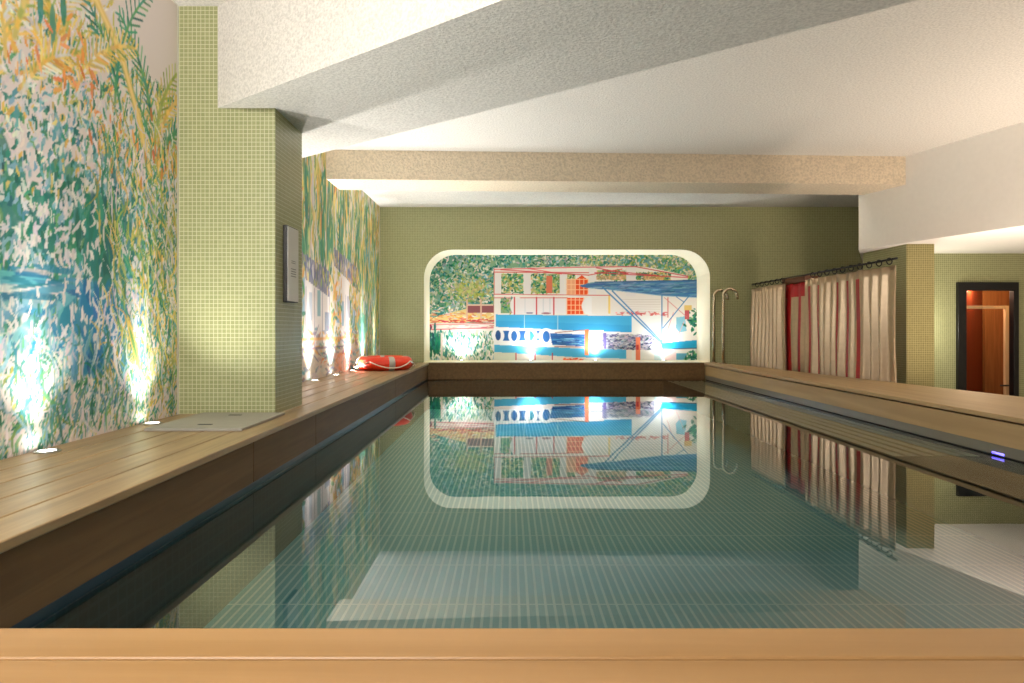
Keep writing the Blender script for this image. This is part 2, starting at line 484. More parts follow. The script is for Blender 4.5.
def far_mural():
    c = Canvas(4.65, 10.44, 1.1, 3.49, 0.012, (226,212,196))
    for _ in range(4200):
        y = RNG.uniform(4.65, 10.45); z = RNG.uniform(2.15, 3.5)
        col = pick(YEL, GREEN, OLIVE, YEL, PALE, [(196,196,120)], ORA if RNG.random() < .2 else PALE)
        if z > 3.2 and RNG.random() < .5: continue
        c.dab(y, z, RNG.uniform(.06,.2), RNG.uniform(.012,.035), RNG.normal(PI/2, .35), vary(col, 12), .85, RNG.normal(0,.3))
    for y in (6.7, 7.3, 7.6, 8.1, 8.5, 9.0, 9.5, 10.0):
        for _ in range(28):
            c.dab(y+RNG.normal(0,.09), RNG.uniform(2.25,3.15), RNG.uniform(.1,.22), RNG.uniform(.015,.03), RNG.normal(PI/2,.15), vary(pick(GREEN), 10), .8)
        c.line([(y+.1,1.9),(y+.12,3.2)], .03, (206,176,120), .8)
    # roofs, walls and windows of waterside huts
    for (a, b, zt) in ((4.7,6.0,2.32),(6.1,7.55,2.36),(7.75,9.0,2.5)):
        c.poly([(a,zt),(b,zt-.14),(b,zt-.42),(a,zt-.2)], (112,112,134))
        for k in range(120):
            y = RNG.uniform(a, b); q = (y-a)/(b-a); z0 = zt - .14*q - RNG.uniform(.02, .24)
            c.dab(y, z0, RNG.uniform(.03,.09), RNG.uniform(.01,.025), RNG.normal(PI/2+.15,.3), vary(pick([(52,64,112),(70,80,118)], [(176,166,180),(206,196,190)], YEL+OLIVE), 12), .85)
        c.poly([(a,zt-.2),(b,zt-.42),(b,1.42),(a,1.42)], (222,212,208))
        for k in range(5):
            y = a + .1 + (b-a)*k/5
            h0 = RNG.uniform(1.55, 1.75); c.rect(y, y+RNG.uniform(.08,.22), h0, h0+RNG.uniform(.2,.36), vary(pick([(92,146,172),(126,170,184)], [(150,150,172),(196,190,196)]), 14), .8)
            c.line([(y+.19,1.45),(y+.19,2.0)], .02, (120,110,130))
    for _ in range(1500):
        y = RNG.uniform(4.65, 10.45); z = RNG.uniform(1.4, 2.25)
        k = math.sin(y*5.1)+math.sin(y*2.3+1)
        if k < .3: continue
        c.dab(y, z, RNG.uniform(.03,.09), RNG.uniform(.012,.03), RNG.normal(PI/2, .7), vary(pick(YEL, GREEN, ORA, YEL, OLIVE), 12), .85)
    for _ in range(700):
        y = RNG.uniform(4.65, 10.45); z = RNG.uniform(1.1, 1.6)
        c.dab(y, z, RNG.uniform(.04,.12), RNG.uniform(.008,.02), RNG.normal(0.0, .3), vary(pick(PALE, PALE, TEAL, ORA, [(120,110,140)]), 12), .75)
    for _ in range(500):
        y = RNG.uniform(9.1, 10.45); z = RNG.uniform(1.1, 2.7)
        c.dab(y, z, RNG.uniform(.06,.16), RNG.uniform(.015,.03), RNG.normal(PI/2, .3), vary(pick(GREEN, OLIVE, TEAL, YEL), 12), .8)
    for _ in range(60):
        c.dab(RNG.normal(9.2,.1), RNG.normal(1.55,.1), .08, .04, RNG.uniform(0,PI), vary((70,150,120)), .8)
    c.rect(7.75, 8.1, 1.12, 1.33, (236,150,120), .55)
    c.line([(5.0,1.5),(8.4,1.5)], .03, (232,150,70), .8); c.line([(5.0,1.42),(8.2,1.4)], .015, (120,100,130))
    return c

def niche_mural():
    """drawn in the units u = 428..697 and v = -361..-249 (v up)"""
    c = Canvas(426, 699, -364, -247, 0.5, (226,220,214))
    def P(zx, zy): return (410 + zx/3.303, -(240 + zy/3.303))
    def R(x0, x1, y0, y1, col, al=1.0):
        a = P(x0, y1); b = P(x1, y0); c.rect(a[0], b[0], a[1], b[1], col, al)
    def PL(pts, col, al=1.0): c.poly([P(*p) for p in pts], col, al)
    def LN(pts, wd, col, al=1.0): c.line([P(*p) for p in pts], wd/3.303, col, al)
    def E(x, y, rx, ry, col, al=1.0): u, v = P(x, y); c.ell(u, v, rx/3.303, ry/3.303, col, al)
    def D(x, y, l, w, ang, col, al=.9): u, v = P(x, y); c.dab(u, v, l/3.303, w/3.303, ang, col, al)
    N_ = RNG.normal; Uf = RNG.uniform
    # trees behind
    R(50, 960, 40, 300, (120,160,130))
    for _ in range(170):
        x, y = Uf(50,950), Uf(40,250)
        D(x, y, Uf(14,30), Uf(10,18), Uf(0,PI), vary(pick(DEEP, [(80,130,140)], [(150,170,110)], [(190,186,150)])), .45)
    for _ in range(5200):
        x, y = Uf(50,955), Uf(35,262)
        right = x > 560
        g = math.sin(x*.021+1)+math.sin(y*.05+x*.013)
        if right: col = pick(GREEN, OLIVE, [(206,200,160),(226,206,176)], [(226,206,176)], TEAL)
        elif g > .5: col = pick(DEEP, DEEP, TEAL, PALE, [(40,130,120)])
        elif g > -.5: col = pick(DEEP, GREEN, [(200,190,160),(190,190,170)], TEAL, PALE)
        else: col = pick(TEAL, DEEP, [(150,160,170)], PALE, GREEN)
        D(x, y, Uf(3,8), Uf(1.5,3.2), Uf(0,PI), vary(col,12))
    for _ in range(260):
        D(N_(200,35), N_(165,22), Uf(4,9), Uf(2,4), Uf(0,PI), vary(pick(OLIVE, [(180,190,110)], [(204,176,130)])), .6)
    # far bank with fence
    PL([(58,262),(150,236),(190,226),(280,222),(280,268),(58,275)], (222,196,130))
    for _ in range(120): D(Uf(60,275), N_(252,7), Uf(4,12), Uf(1.2,2.5), N_(0,.2), vary(pick(YEL, ORA, [(214,120,90)], PALE)), .8)
    R(190, 278, 216, 240, (136,74,80)); R(186, 275, 213, 217, (222,190,170))
    for x in (186, 232, 276): R(x, x+5, 195, 268, (214,170,150))
    for _ in range(60): D(Uf(60,275), N_(268,3), Uf(5,12), 1.6, N_(0,.1), vary((196,60,64),20))
    R(50, 280, 275, 300, (228,214,208))
    for _ in range(50): D(Uf(55,275), N_(284,6), Uf(6,20), 1.3, N_(0,.06), vary(pick([(214,120,120),(236,190,180)], PALE)), .8)
    LN([(58,296),(278,290)], 3, (206,70,80)); LN([(58,280),(278,276)], 2.5, (210,80,86))
    E(66, 288, 8, 8, (150,40,70))
    # pond with reflections
    R(50, 280, 300, 402, (224,224,214))
    for _ in range(520):
        x, y = Uf(52,278), Uf(302,400)
        D(x, y, Uf(4,11), Uf(1.4,3), N_(PI/2,.3), vary(pick(GREEN, DEEP, TEAL, PALE, [(190,200,170)])), .8)
    for _ in range(70): D(N_(80,14), N_(338,20), Uf(8,16), Uf(3,5), N_(PI/2,.2), vary(pick(DEEP)))
    R(102, 108, 306, 396, (206,196,186))
    # houseboat body
    PL([(278,94),(550,87),(745,86),(800,92),(918,118),(918,135),(955,135),(955,402),(278,402)], (230,224,220))
    for (a, b, y0, y1) in ((302,374,112,176),(400,494,112,176),(520,545,112,176),(617,714,100,132),(748,860,108,132)):
        R(a, b, y0, y1, (150,170,110))
        for _ in range(int((b-a)*2.2)):
            D(Uf(a,b), Uf(y0,y1), Uf(3,8), Uf(1.4,3), Uf(0,PI), vary(pick(GREEN, OLIVE, GREEN, DEEP, PALE, [(206,170,110)])), .85)
    R(450, 470, 118, 176, (208,106,78)); R(600, 720, 118, 132, (222,150,110), .6); R(770, 840, 118, 132, (226,150,96), .6)
    for x0, x1 in ((278,301),(375,399),(495,518),(588,616),(714,746)): R(x0, x1, 92, 186, (226,220,222))
    for p, q in (((278,97),(550,90)),((278,106),(590,108)),((300,98),(590,116)),((550,90),(745,88)),((745,88),(918,120)),((610,108),(918,124)),((616,92),(720,112)),((640,100),(820,118)),((590,116),(700,96)),((390,94),(500,112))):
        LN([p, q], 3.2, vary((204,52,62),10), .85)
    LN([(278,94),(278,188)], 3, (214,90,90), .8)
    # orange gridded panel
    R(518, 545, 130, 244, (236,160,120)); PL([(545,244),(545,132),(568,116),(588,132),(588,176),(566,200),(566,244)], (232,74,26))
    R(518, 572, 190, 246, (234,70,24))
    for k in range(6):
        x = 518 + k*14; LN([(x,128),(x,246)], 2.6, (250,196,150))
    for k in range(8):
        y = 130 + k*17; LN([(516,y),(588,y)], 2.6, (250,196,150))
    # upper railing
    PL([(278,178),(660,182),(660,192),(278,190)], (234,226,222))
    LN([(278,179),(660,183)], 2.4, (206,70,76)); LN([(278,191),(520,191)], 2.2, (206,80,84))
    # middle band: arches, posts
    R(300, 338, 192, 242, (120,160,120)); 
    for _ in range(50): D(Uf(300,338), Uf(192,242), Uf(3,7), Uf(1.5,3), Uf(0,PI), vary(pick(GREEN, OLIVE, [(190,150,150)])))
    E(352, 216, 22, 30, (232,228,228)); R(352, 516, 192, 244, (228,222,226))
    for x in (345, 418, 475): LN([(x,190),(x,246)], 4, (200,44,56))
    for x in (380, 440, 462): LN([(x,194),(x,240)], 2, (190,196,206))
    D(395, 241, 12, 3, 0, (120,110,140)); D(450, 242, 16, 3, 0, (150,90,110))
    E(600, 218, 34, 32, (234,232,234)); R(600, 830, 188, 246, (230,224,220))
    for k in range(6): LN([(700,196+k*8),(828,197+k*8)], 1.5, (206,196,190))
    R(654, 662, 184, 244, (240,206,110))
    for _ in range(60): D(Uf(680,850), N_(243,3), Uf(3,8), 1.6, N_(0,.3), vary((212,90,90),14), .8)
    # blue hull bands
    PL([(284,246),(733,251),(733,305),(560,300),(284,287)], (58,166,220))
    PL([(284,266),(733,282),(733,305),(560,300),(284,287)], (40,148,212), .6)
    LN([(378,248),(378,292)], 2, (190,220,230)); LN([(488,248),(488,300)], 2, (190,220,230))
    R(733, 832, 250, 402, (228,230,228))
    PL([(276,288),(560,302),(735,308),(735,350),(560,352),(276,346)], (232,232,236))
    NV = (34,92,164)
    R(296, 446, 299, 333, NV)
    for x, rx in ((291,21),(344,20),(400,22),(450,27)): E(x, 316, rx, 25, (234,234,238))
    R(276, 296, 292, 342, (232,232,236)); E(291, 315, 9, 17, (30,70,130)); E(344, 317, 10, 17, NV); E(450, 319, 12, 19, NV)
    PL([(396,300),(404,303),(411,316),(404,331),(396,333)], (50,140,170))
    PL([(462,308),(580,312),(580,352),(470,346)], NV)
    for _ in range(60): D(Uf(475,578), Uf(314,348), Uf(10,22), 1.8, N_(0,.04), vary(pick([(20,70,140),(70,130,190),(100,170,210)])), .8)
    PL([(278,346),(560,358),(715,362),(715,392),(560,388),(278,370)], (66,172,222))
    LN([(478,352),(580,354)], 3, (150,90,90))
    R(280, 580, 388, 402, (228,224,218)); R(276, 350, 372, 402, (214,220,206))
    for x in (350, 413, 470): LN([(x,374),(x,400)], 3.5, (196,50,70))
    for _ in range(26): D(Uf(510,572), N_(396,2.5), Uf(3,7), 2, N_(0,.2), vary((226,84,40)))
    R(592, 640, 298, 352, (238,236,234)); LN([(596,330),(640,330)], 2.5, (70,100,160)); LN([(480,306),(590,296)], 2.5, (150,100,90))
    PL([(634,308),(806,316),(806,364),(634,360)], (150,150,172))
    for _ in range(240): D(Uf(636,806), Uf(312,360), Uf(3,9), Uf(1.4,3), N_(0,.5), vary(pick([(70,74,112),(110,116,150),(196,194,204)], [(50,60,96),(180,180,190)])), .85)
    R(638, 648, 306, 360, (90,80,140)); R(578, 590, 296, 380, (234,112,62)); R(746, 760, 322, 398, (232,120,84)); R(748, 756, 346, 362, (190,50,50))
    # pale right end
    R(806, 830, 340, 402, (190,220,230))
    PL([(880,256),(908,252),(914,300),(890,306),(878,290)], (124,186,210)); R(880, 914, 374, 396, (90,170,206)); R(832, 880, 362, 402, (236,210,214))
    for _ in range(60): D(N_(938,10), N_(262,22), Uf(4,9), Uf(2,4), Uf(0,PI), vary(pick(GREEN, DEEP)))
    for _ in range(40): D(N_(935,10), N_(386,8), Uf(4,9), Uf(2,4), Uf(0,PI), vary(pick(GREEN, DEEP)))
    R(906, 930, 215, 232, (224,190,110)); R(908, 922, 232, 262, (190,80,90))
    LN([(852,190),(852,255)], 3, (206,90,90)); LN([(840,190),(915,255)], 2, (206,110,110)); LN([(870,240),(850,300)], 2, (220,130,130)); LN([(905,270),(880,330)], 2, (222,160,160))
    # blue awning and its poles
    PL([(612,138),(955,131),(955,190),(830,184),(660,166),(620,160),(568,156),(560,150)], (58,112,166))
    for _ in range(150):
        x = Uf(600,950); y = Uf(140, 160+ (x-600)*.07)
        D(x, y, Uf(12,30), 2, N_(.03,.06), vary(pick([(40,90,150),(90,140,184),(70,110,150),(120,160,190)])), .7)
    LN([(612,139),(955,133)], 3, (30,70,120)); LN([(640,162),(830,184),(955,191)], 2.5, (150,190,214))
    for p, q, w in (((636,156),(832,342),4.5),((668,168),(832,336),4),((832,184),(832,342),3.5),((924,182),(836,290),3),((880,188),(905,205),2.5)):
        LN([p, q], w, (50,120,178))
    PL([(828,340),(955,330),(955,356),(832,360)], (22,150,200)); LN([(830,361),(955,357)], 3, (60,80,110))
    return c

# ------------------------------------------------------------------ setting: shell
XL, XR, YB, YF = -1.95, 8.6, 10.5, -3.0
ZC = 3.5
DZ = 1.1                     # top of the deck and of the pool surround
WZ = 0.85                   # water level
PX0, PX1, PY0, PY1 = -1.21, 2.87, 1.174, 10.3

f = MB()
f.box(XL, PX0-.08, YF, YB, -.06, 0).box(PX1+.08, XR, YF, 10.5, -.06, 0).box(PX0-.08, PX1+.08, YF, PY0-.08, -.06, 0)
struct(f.build('floor', M['floor']), 'stone tiled floor around the raised pool', 'floor')
struct(MB().box(XL-.15, XL, YF, 11.4, 0, 3.7).build('wall_left', M['white']), 'long plaster wall that carries the painted jungle mural', 'wall')
struct(MB().box(XR, XR+.15, YF, YB, 0, 3.7).build('wall_right', M['wall_paint']), 'painted wall at the far side of the annex', 'wall')
struct(MB().box(XL, XR, YF-.15, YF, 0, 3.7).build('wall_front', M['wall_paint']), 'painted wall behind the viewer', 'wall')

# back wall with the rounded niche cut out of it
NX0, NX1, NZ1, NR, ND = -1.29, 3.0, 2.79, 0.42, 0.74
def niche_outline(n=10):
    pts = [(NX0, DZ), (NX0, NZ1-NR)]
    for k in range(1, n+1):
        a = PI - k*PI/2/n; pts.append((NX0+NR+NR*math.cos(a), NZ1-NR+NR*math.sin(a)))
    for k in range(0, n+1):
        a = PI/2 - k*PI/2/n; pts.append((NX1-NR+NR*math.cos(a), NZ1-NR+NR*math.sin(a)))
    pts.append((NX1, DZ))
    return pts
ol = niche_outline()
bm = bmesh.new()
def quad(bm, pts, mi=0):
    fc = bm.faces.new([bm.verts.new(p) for p in pts]); fc.material_index = mi; return fc
ZT = 3.43
quad(bm, [(XL,YB,0),(NX0,YB,0),(NX0,YB,ZT),(XL,YB,ZT)])
quad(bm, [(NX1,YB,0),(5.6,YB,0),(5.6,YB,ZT),(NX1,YB,ZT)])
quad(bm, [(NX0,YB,0),(NX1,YB,0),(NX1,YB,DZ),(NX0,YB,DZ)])
for (x1,z1),(x2,z2) in zip(ol[1:-1], ol[2:-1]):
    quad(bm, [(x1,YB,z1),(x2,YB,z2),(x2,YB,ZT),(x1,YB,ZT)])
me = bpy.data.meshes.new('wall_back'); bm.to_mesh(me); bm.free(); me.materials.append(M['tile'])
wb = bpy.data.objects.new('wall_back', me); C.objects.link(wb)
struct(wb, 'olive green mosaic end wall with a rounded niche', 'wall')
# niche reveal (bright plaster lining)
bm = bmesh.new()
full = ol + [ol[0]]
for (x1,z1),(x2,z2) in zip(full, full[1:]):
    fc = quad(bm, [(x1,YB,z1),(x2,YB,z2),(x2,YB+ND+.02,z2),(x1,YB+ND+.02,z1)]); fc.smooth = False
quad(bm, [(NX0-.1,YB+ND+.02,1.0),(NX1+.1,YB+ND+.02,1.0),(NX1+.1,YB+ND+.02,2.9),(NX0-.1,YB+ND+.02,2.9)])
me = bpy.data.meshes.new('trim_1'); bm.to_mesh(me); bm.free(); me.materials.append(M['reveal'])
tr = bpy.data.objects.new('trim_1', me); C.objects.link(tr)
struct(tr, 'white rounded lining of the lit niche in the end wall', 'niche lining')

# ceiling
c = MB().box(XL-.15, XR+.15, YF-.15, 7.75, ZC, ZC+.2).box(XL-.15, XR+.15, 7.75, YB+1, 3.43, ZC+.2)
struct(c.build('ceiling', M['stucco']), 'rough cream stucco ceiling', 'ceiling')
# diagonal dropped beam, from the tiled column towards the viewer's right
d = Vector((.781, -.625))
A0 = Vector((-1.72, 4.12)); B0 = Vector((-1.58, 5.32))
far = 11.6
a1 = A0 + d*far; b1 = B0 + d*far; b0 = B0 - d*.46
struct(MB().prism([(A0.x,A0.y),(a1.x,a1.y),(b1.x,b1.y),(b0.x,b0.y),(-1.94,4.5),(-1.72,4.3)], 2.9, ZC+.02).build('ceiling_beam', M['stucco']),
       'wide stucco beam crossing the ceiling at a slant beside the tiled column', 'beam')
# cross beam before the end wall
b2 = MB().prism([(XL,7.42),(4.6,7.72),(4.6,8.32),(XL,8.0)], 3.2, 3.205)
struct(MB().prism([(XL,7.42),(4.6,7.72),(4.6,8.32),(XL,8.0)], 3.19, 3.55).build('ceiling_beam', M['stucco_tan']),
       'peach stucco beam running across in front of the end wall', 'beam')
b2.bm.free()
# white dropped soffit on the annex side
def fx(y): return 4.71 - .2746*(y-6.42)
struct(MB().prism([(fx(8.377),8.377),(fx(YF),YF),(XR,YF),(XR,YB),(5.3,YB)], 2.55, ZC+.02).build('ceiling_beam', M['white']),
       'smooth white dropped soffit over the annex', 'soffit')

# columns
struct(MB().box(-1.965, -1.382, 4.12, 4.65, 1.0, ZC).build('column', M['tile']), 'tall green mosaic column on the wooden deck by the jungle mural', 'column')
cm = MB().box(4.43, 4.74, 7.82, 8.78, 0, 2.56)
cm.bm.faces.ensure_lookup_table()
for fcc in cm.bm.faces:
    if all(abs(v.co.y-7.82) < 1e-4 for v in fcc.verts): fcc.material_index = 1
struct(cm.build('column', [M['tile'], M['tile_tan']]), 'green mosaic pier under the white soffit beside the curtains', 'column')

# annex wall with the dark framed doorway
DY = 8.8
DX0, DX1, DZ1 = 5.70, 6.31, 2.09
w = MB().box(4.74, DX0, DY, DY+.03, 0, 2.56).box(DX1, XR, DY, DY+.03, 0, 2.56).box(DX0, DX1, DY, DY+.03, DZ1, 2.56)
struct(w.build('wall_annex', M['tile']), 'green mosaic annex wall with the dark framed doorway', 'wall')

# pool basin and surround
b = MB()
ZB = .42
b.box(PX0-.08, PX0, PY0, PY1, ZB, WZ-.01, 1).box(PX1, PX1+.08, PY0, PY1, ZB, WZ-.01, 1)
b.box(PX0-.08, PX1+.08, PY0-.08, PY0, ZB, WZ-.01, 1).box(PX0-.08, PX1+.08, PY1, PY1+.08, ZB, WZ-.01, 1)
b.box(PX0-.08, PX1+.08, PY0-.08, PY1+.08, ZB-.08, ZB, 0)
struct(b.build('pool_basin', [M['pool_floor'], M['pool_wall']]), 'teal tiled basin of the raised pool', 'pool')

bm = bmesh.new()
quad(bm, [(PX0,PY0,WZ),(PX1,PY0,WZ),(PX1,PY1,WZ),(PX0,PY1,WZ)])
me = bpy.data.meshes.new('pool_water'); bm.to_mesh(me); bm.free(); me.materials.append(M['water'])
wo = bpy.data.objects.new('pool_water', me); C.objects.link(wo)
tag(wo, 'still green blue pool water mirroring the room', 'water', kind='stuff')

# left deck: boards with grooves, face and liner strip
dk = MB()
nb = 5; x0, x1 = XL, PX0+.012
for i in range(nb):
    a = x0 + (x1-x0)*i/nb; e = x0 + (x1-x0)*(i+1)/nb - (.006 if i < nb-1 else 0)
    dk.box(a, e, 0.2, YB, DZ-.03, DZ)
dk.box(x0, PX0-.004, 0.2, YB, DZ-.06, DZ-.034)
struct(dk.build('pool_deck', M['deck'], bevel=.005), 'brown board deck between the pool and the jungle mural', 'deck')
fcx = MB()
for y0, y1 in ((.2, 3.3), (3.306, 4.36), (4.366, 7.4), (7.406, 10.3)):
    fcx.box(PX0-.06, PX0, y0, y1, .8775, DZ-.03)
struct(fcx.build('deck_fascia', M['fascia']), 'shade-darkened brown board face of the deck above the water', 'deck face')
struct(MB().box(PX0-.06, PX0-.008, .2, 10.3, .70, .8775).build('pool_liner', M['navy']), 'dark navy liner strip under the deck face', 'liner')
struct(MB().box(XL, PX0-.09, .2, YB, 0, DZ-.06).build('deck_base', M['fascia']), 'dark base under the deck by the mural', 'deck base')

# far coping
fc = MB().box(PX0, PX1, PY1, YB, DZ-.03, DZ).box(PX0, PX1, PY1+.006, YB, .86, DZ-.03).box(PX0, PX1, PY1+.02, YB, 0, .86)
struct(fc.build('pool_coping', M['fascia'], bevel=.004), 'wooden coping below the niche at the far end of the pool', 'coping')
# near coping
nc = MB().box(XL, 4.3, .64, 1.06, DZ-.035, DZ).box(XL, 4.3, 1.066, PY0, DZ-.035, DZ).box(PX0, PX1, .7, PY0-.01, .86, DZ-.035).box(PX0, PX1, .7, PY0-.09, 0, .86)
struct(nc.build('pool_coping', M['coping'], bevel=.006), 'bright wooden coping at the near end of the pool', 'coping')

# right bench top, face, liner, ledge
def bx(y): return 3.33 + (3.78-3.33)*(8.64-y)/(8.64-5.147)
bn = MB()
bn.prism([(PX1-.012,.64),(bx(.64),.64),(bx(YB),YB),(PX1-.012,YB)], DZ-.03, DZ)
struct(bn.build('pool_coping', M['bench'], bevel=.005), 'wide tan bench top along the annex side of the pool', 'coping')
bf = MB().box(PX1, PX1+.05, .7, 10.3, .92, DZ-.042)
struct(bf.build('pool_coping', M['bench']), 'tan board face below the bench top on the annex side', 'coping face')
struct(MB().box(PX1+.004, PX1+.05, .7, 10.3, WZ+.008, .92).box(PX1+.015, PX1+.05, .7, 10.3, .6, WZ+.008, 1).build('pool_liner', [M['grey_strip'], M['dark']]), 'grey liner strip under the tan bench face', 'liner')
bb = MB().prism([(PX1+.09,.7),(bx(.7)-.03,.7),(bx(YB)-.03,YB),(PX1+.09,YB)], 0, DZ-.03)
struct(bb.build('bench_base', M['wall_paint']), 'plain base under the tan bench', 'bench base')
LX = 2.28
lt = WZ - .014
lg = MB().box(LX, PX1, PY0, 4.2, .60, lt, 0).box(LX, PX1, 4.2, PY1, .60, lt-.045, 0).box(LX, LX+.03, 4.2, PY1, lt-.045, lt, 0).box(LX-.03, LX, PY0, PY1, .60, WZ-.006, 1)
struct(lg.build('pool_ledge', [M['ledge'], M['dark']]), 'grey ledge just under the water on the annex side', 'ledge')
gr = MB(); ns = 6
gx0, gx1 = LX+.034, PX1-.006
for i in range(ns):
    a = gx0 + (gx1-gx0)*i/ns; e = a + (gx1-gx0)/ns - .035
    gr.box(a, e, 4.21, PY1-.01, lt-.04, lt)
for y in np.arange(4.3, 10.2, .5): gr.box(gx0, gx1, y, y+.02, lt-.045, lt-.03)
tag(gr.build('overflow_grate', M['grate']), 'long slatted tan overflow grate just under the water beside the bench', 'grate')

# ------------------------------------------------------------------ murals
o = near_mural().mesh('wall_mural', lambda U, V: (np.full_like(U, XL+.004), U, V))
tag(o, 'jungle mural with yellow palms above a blue pond, before the tiled column', 'mural')
cfm = far_mural(); cfm.strength = .74
o = cfm.mesh('wall_mural', lambda U, V: (np.full_like(U, XL+.004), U, V))
tag(o, 'mural of tall grasses and huts, between the tiled column and the end wall', 'mural')
YM = YB + ND
def niche_place(U, V):
    return (U-510)/700*YM, np.full_like(U, YM), EYE + (V+329)/700*YM
cnm = niche_mural(); cnm.strength = .92
o = cnm.mesh('niche_mural', niche_place)
tag(o, 'mural of a blue and white houseboat in the rounded niche', 'mural')

# ------------------------------------------------------------------ recessed lamps
def make_uplight(label):
    t = thing('recessed_uplight', label, 'lamp', group='recessed lamps in the deck')
    MB().lathe([(.05,0),(.05,.004),(.044,.007),(.036,.007),(.036,.004)], seg=24).build('bezel', M['bezel'], t)
    MB().lathe([(.034,.001),(.034,.005),(.02,.0065),(.005,.007)], seg=20).build('lens', M['lens'], t)
    return t
def spot(name, loc, energy, col, ang=80, blend=.7, tilt=(0,0,0), r=.03):
    l = bpy.data.lights.new(name, 'SPOT'); l.energy = energy; l.color = col
    l.spot_size = math.radians(ang); l.spot_blend = blend; l.shadow_soft_size = r
    ob = bpy.data.objects.new(name, l); C.objects.link(ob); ob.location = loc; ob.rotation_euler = tilt
    return ob
UPX = XL + .075
UP_E = 36
labels = {2.0:None, 2.85:'round lit lamp in the deck, the lower of two before the tiled column',
          3.69:'round lit lamp in the deck, just behind the hatch plate', 5.1:'x', 5.93:'x',
          6.76:'round lit lamp in the deck right behind the tiled column', 7.59:'second lit deck lamp behind the tiled column, short of the orange lifebuoy',
          8.38:'lit deck lamp at the wall beside the front of the orange lifebuoy', 9.22:'lit deck lamp hidden behind the orange lifebuoy', 10.0:'lit deck lamp nearest the corner of the end wall'}
proto = None
for y in (1.1, 2.0, 2.85, 3.69, 5.1, 5.93, 6.76, 7.59, 8.38, 9.22, 10.0):
    if y in labels and labels[y] and labels[y] != 'x':
        if proto is None:
            proto = make_uplight(labels[y]); proto.location = (UPX-.01, y, DZ)
        else: copy_tree(proto, (UPX-.01, y, DZ), labels[y])
    spot('uplight', (UPX, y, DZ+.03), (32 if y < 4 else 62 if y < 9.9 else 10), (1.0, .98, .95), 120, 1.0, (PI, math.radians(24), 0), .025)
    spot('uplight beam', (UPX, y, DZ+.03), (46 if y < 4 else 80), (.97, .98, 1.0), 25, 1.0, (PI, math.radians(-3.5), 0), .02)
nl = ('lit lamp on the niche sill under the mural pond', 'lit lamp on the niche sill under the round hull windows',
      'lit lamp on the niche sill under the white hull box', 'lit lamp on the niche sill under the cyan boat')
for k, x in enumerate((-.77, .33, 1.36, 2.45)):
    n = copy_tree(proto, (x, YM-.09, DZ), nl[k]); n['group'] = 'recessed lamps on the niche sill'
    spot('niche wash', (x, YM-.2, DZ+.03), 11, (.97, .99, 1.0), 165, 1.0, (PI, 0, 0), .03)
    spot('niche uplight', (x, YM-.08, DZ+.03), 14, (.92, .98, 1.0), 110, .8, (PI + math.radians(-3), 0, 0), .02)

# ------------------------------------------------------------------ things on the deck
# hatch plate by the column
hp = MB().box(-1.79, -1.31, 3.42, 4.08, DZ, DZ+.014)
h = hp.build('hatch_plate', M['plate'], bevel=.003)
tag(h, 'flat beige hatch plate lying on the deck before the tiled column', 'hatch')
for (x, y) in ((-1.55, 3.56), (-1.55, 3.95)):
    MB().box(x-.035, x+.035, y-.012, y+.012, DZ+.0135, DZ+.0155).build('finger_slot', M['dark'], h)

# sign on the column's flank
sg = thing('wall_sign', 'slim upright notice panel on the flank of the tiled column', 'sign', (-1.382, 4.37, 2.0))
MB().box(0, .026, -.11, .11, -.235, .235).build('casing', M['sign_side'], sg, bevel=.004)
MB().box(.026, .030, -.104, .104, -.228, .228).build('face', M['sign'], sg)
tx = MB()
for z in (.02, .008): tx.box(.03, .0312, -.04, .04, z, z+.004)
for z in (-.03, -.045, -.06, -.075): tx.box(.03, .0312, -.05, .05, z, z+.005)
tx.build('print', M['sign_ink'], sg)

# lifebuoy
lb = thing('lifebuoy', 'orange lifebuoy with white rope lying on the deck near the corner', 'lifebuoy', (-1.545, 8.62, DZ))
R0, r0 = .262, .083
def ringpt(a, rad=R0, z=r0): return (rad*math.cos(a), rad*math.sin(a), z)
MB().tube([ringpt(2*PI*k/64) for k in range(64)], r0, seg=20, closed=True).build('ring', M['orange'], lb)
for a0, mt in ((-PI/2+.45, 'reflect'), (PI+.15, 'white_vinyl'), (.35, 'reflect'), (PI/2+.3, 'reflect')):
    wd = .11 if mt == 'reflect' else .3
    b = MB().tube([ringpt(a0-wd+2*wd*k/8) for k in range(9)], r0+.003, seg=20).build('band', M[mt], lb)
    b['label'] = 'white band' if mt == 'white_vinyl' else 'grey band'
for q in range(4):
    s0 = -PI/2 + .45 - PI/4 + q*PI/2
    pts = []
    for k in range(17):
        t = k/16; a = s0 + t*PI/2
        sag = math.sin(PI*t)
        pts.append((*[(R0+r0+.008+.02*sag)*v for v in (math.cos(a), math.sin(a))], r0 + .03 - .075*sag))
    MB().tube(pts, .007, seg=8).build('grab_rope', M['rope'], lb)

# ------------------------------------------------------------------ pool handrails
hr = thing('pool_handrail', 'hooked steel handrail standing next to the niche', 'handrail', (3.02, 10.38, DZ), 'pool handrails')
def rail_path():
    H, ra = .98, .10
    p = [(0,0,0), (0,0,.3), (0,0,.6), (0,0,H)]
    for k in range(1, 13):
        a = PI - k*PI/12; p.append((ra+ra*math.cos(a), 0, H+ra*math.sin(a)))
    p.append((2*ra, 0, H-.05))
    return p
MB().tube(rail_path(), .021, seg=14).build('rail', M['steel'], hr)
MB().lathe([(.05,0),(.05,.008),(.03,.016),(.022,.02)], seg=20).build('base_flange', M['steel'], hr)
copy_tree(hr, (3.07, 10.08, DZ), 'hooked steel handrail standing nearer the curtains')

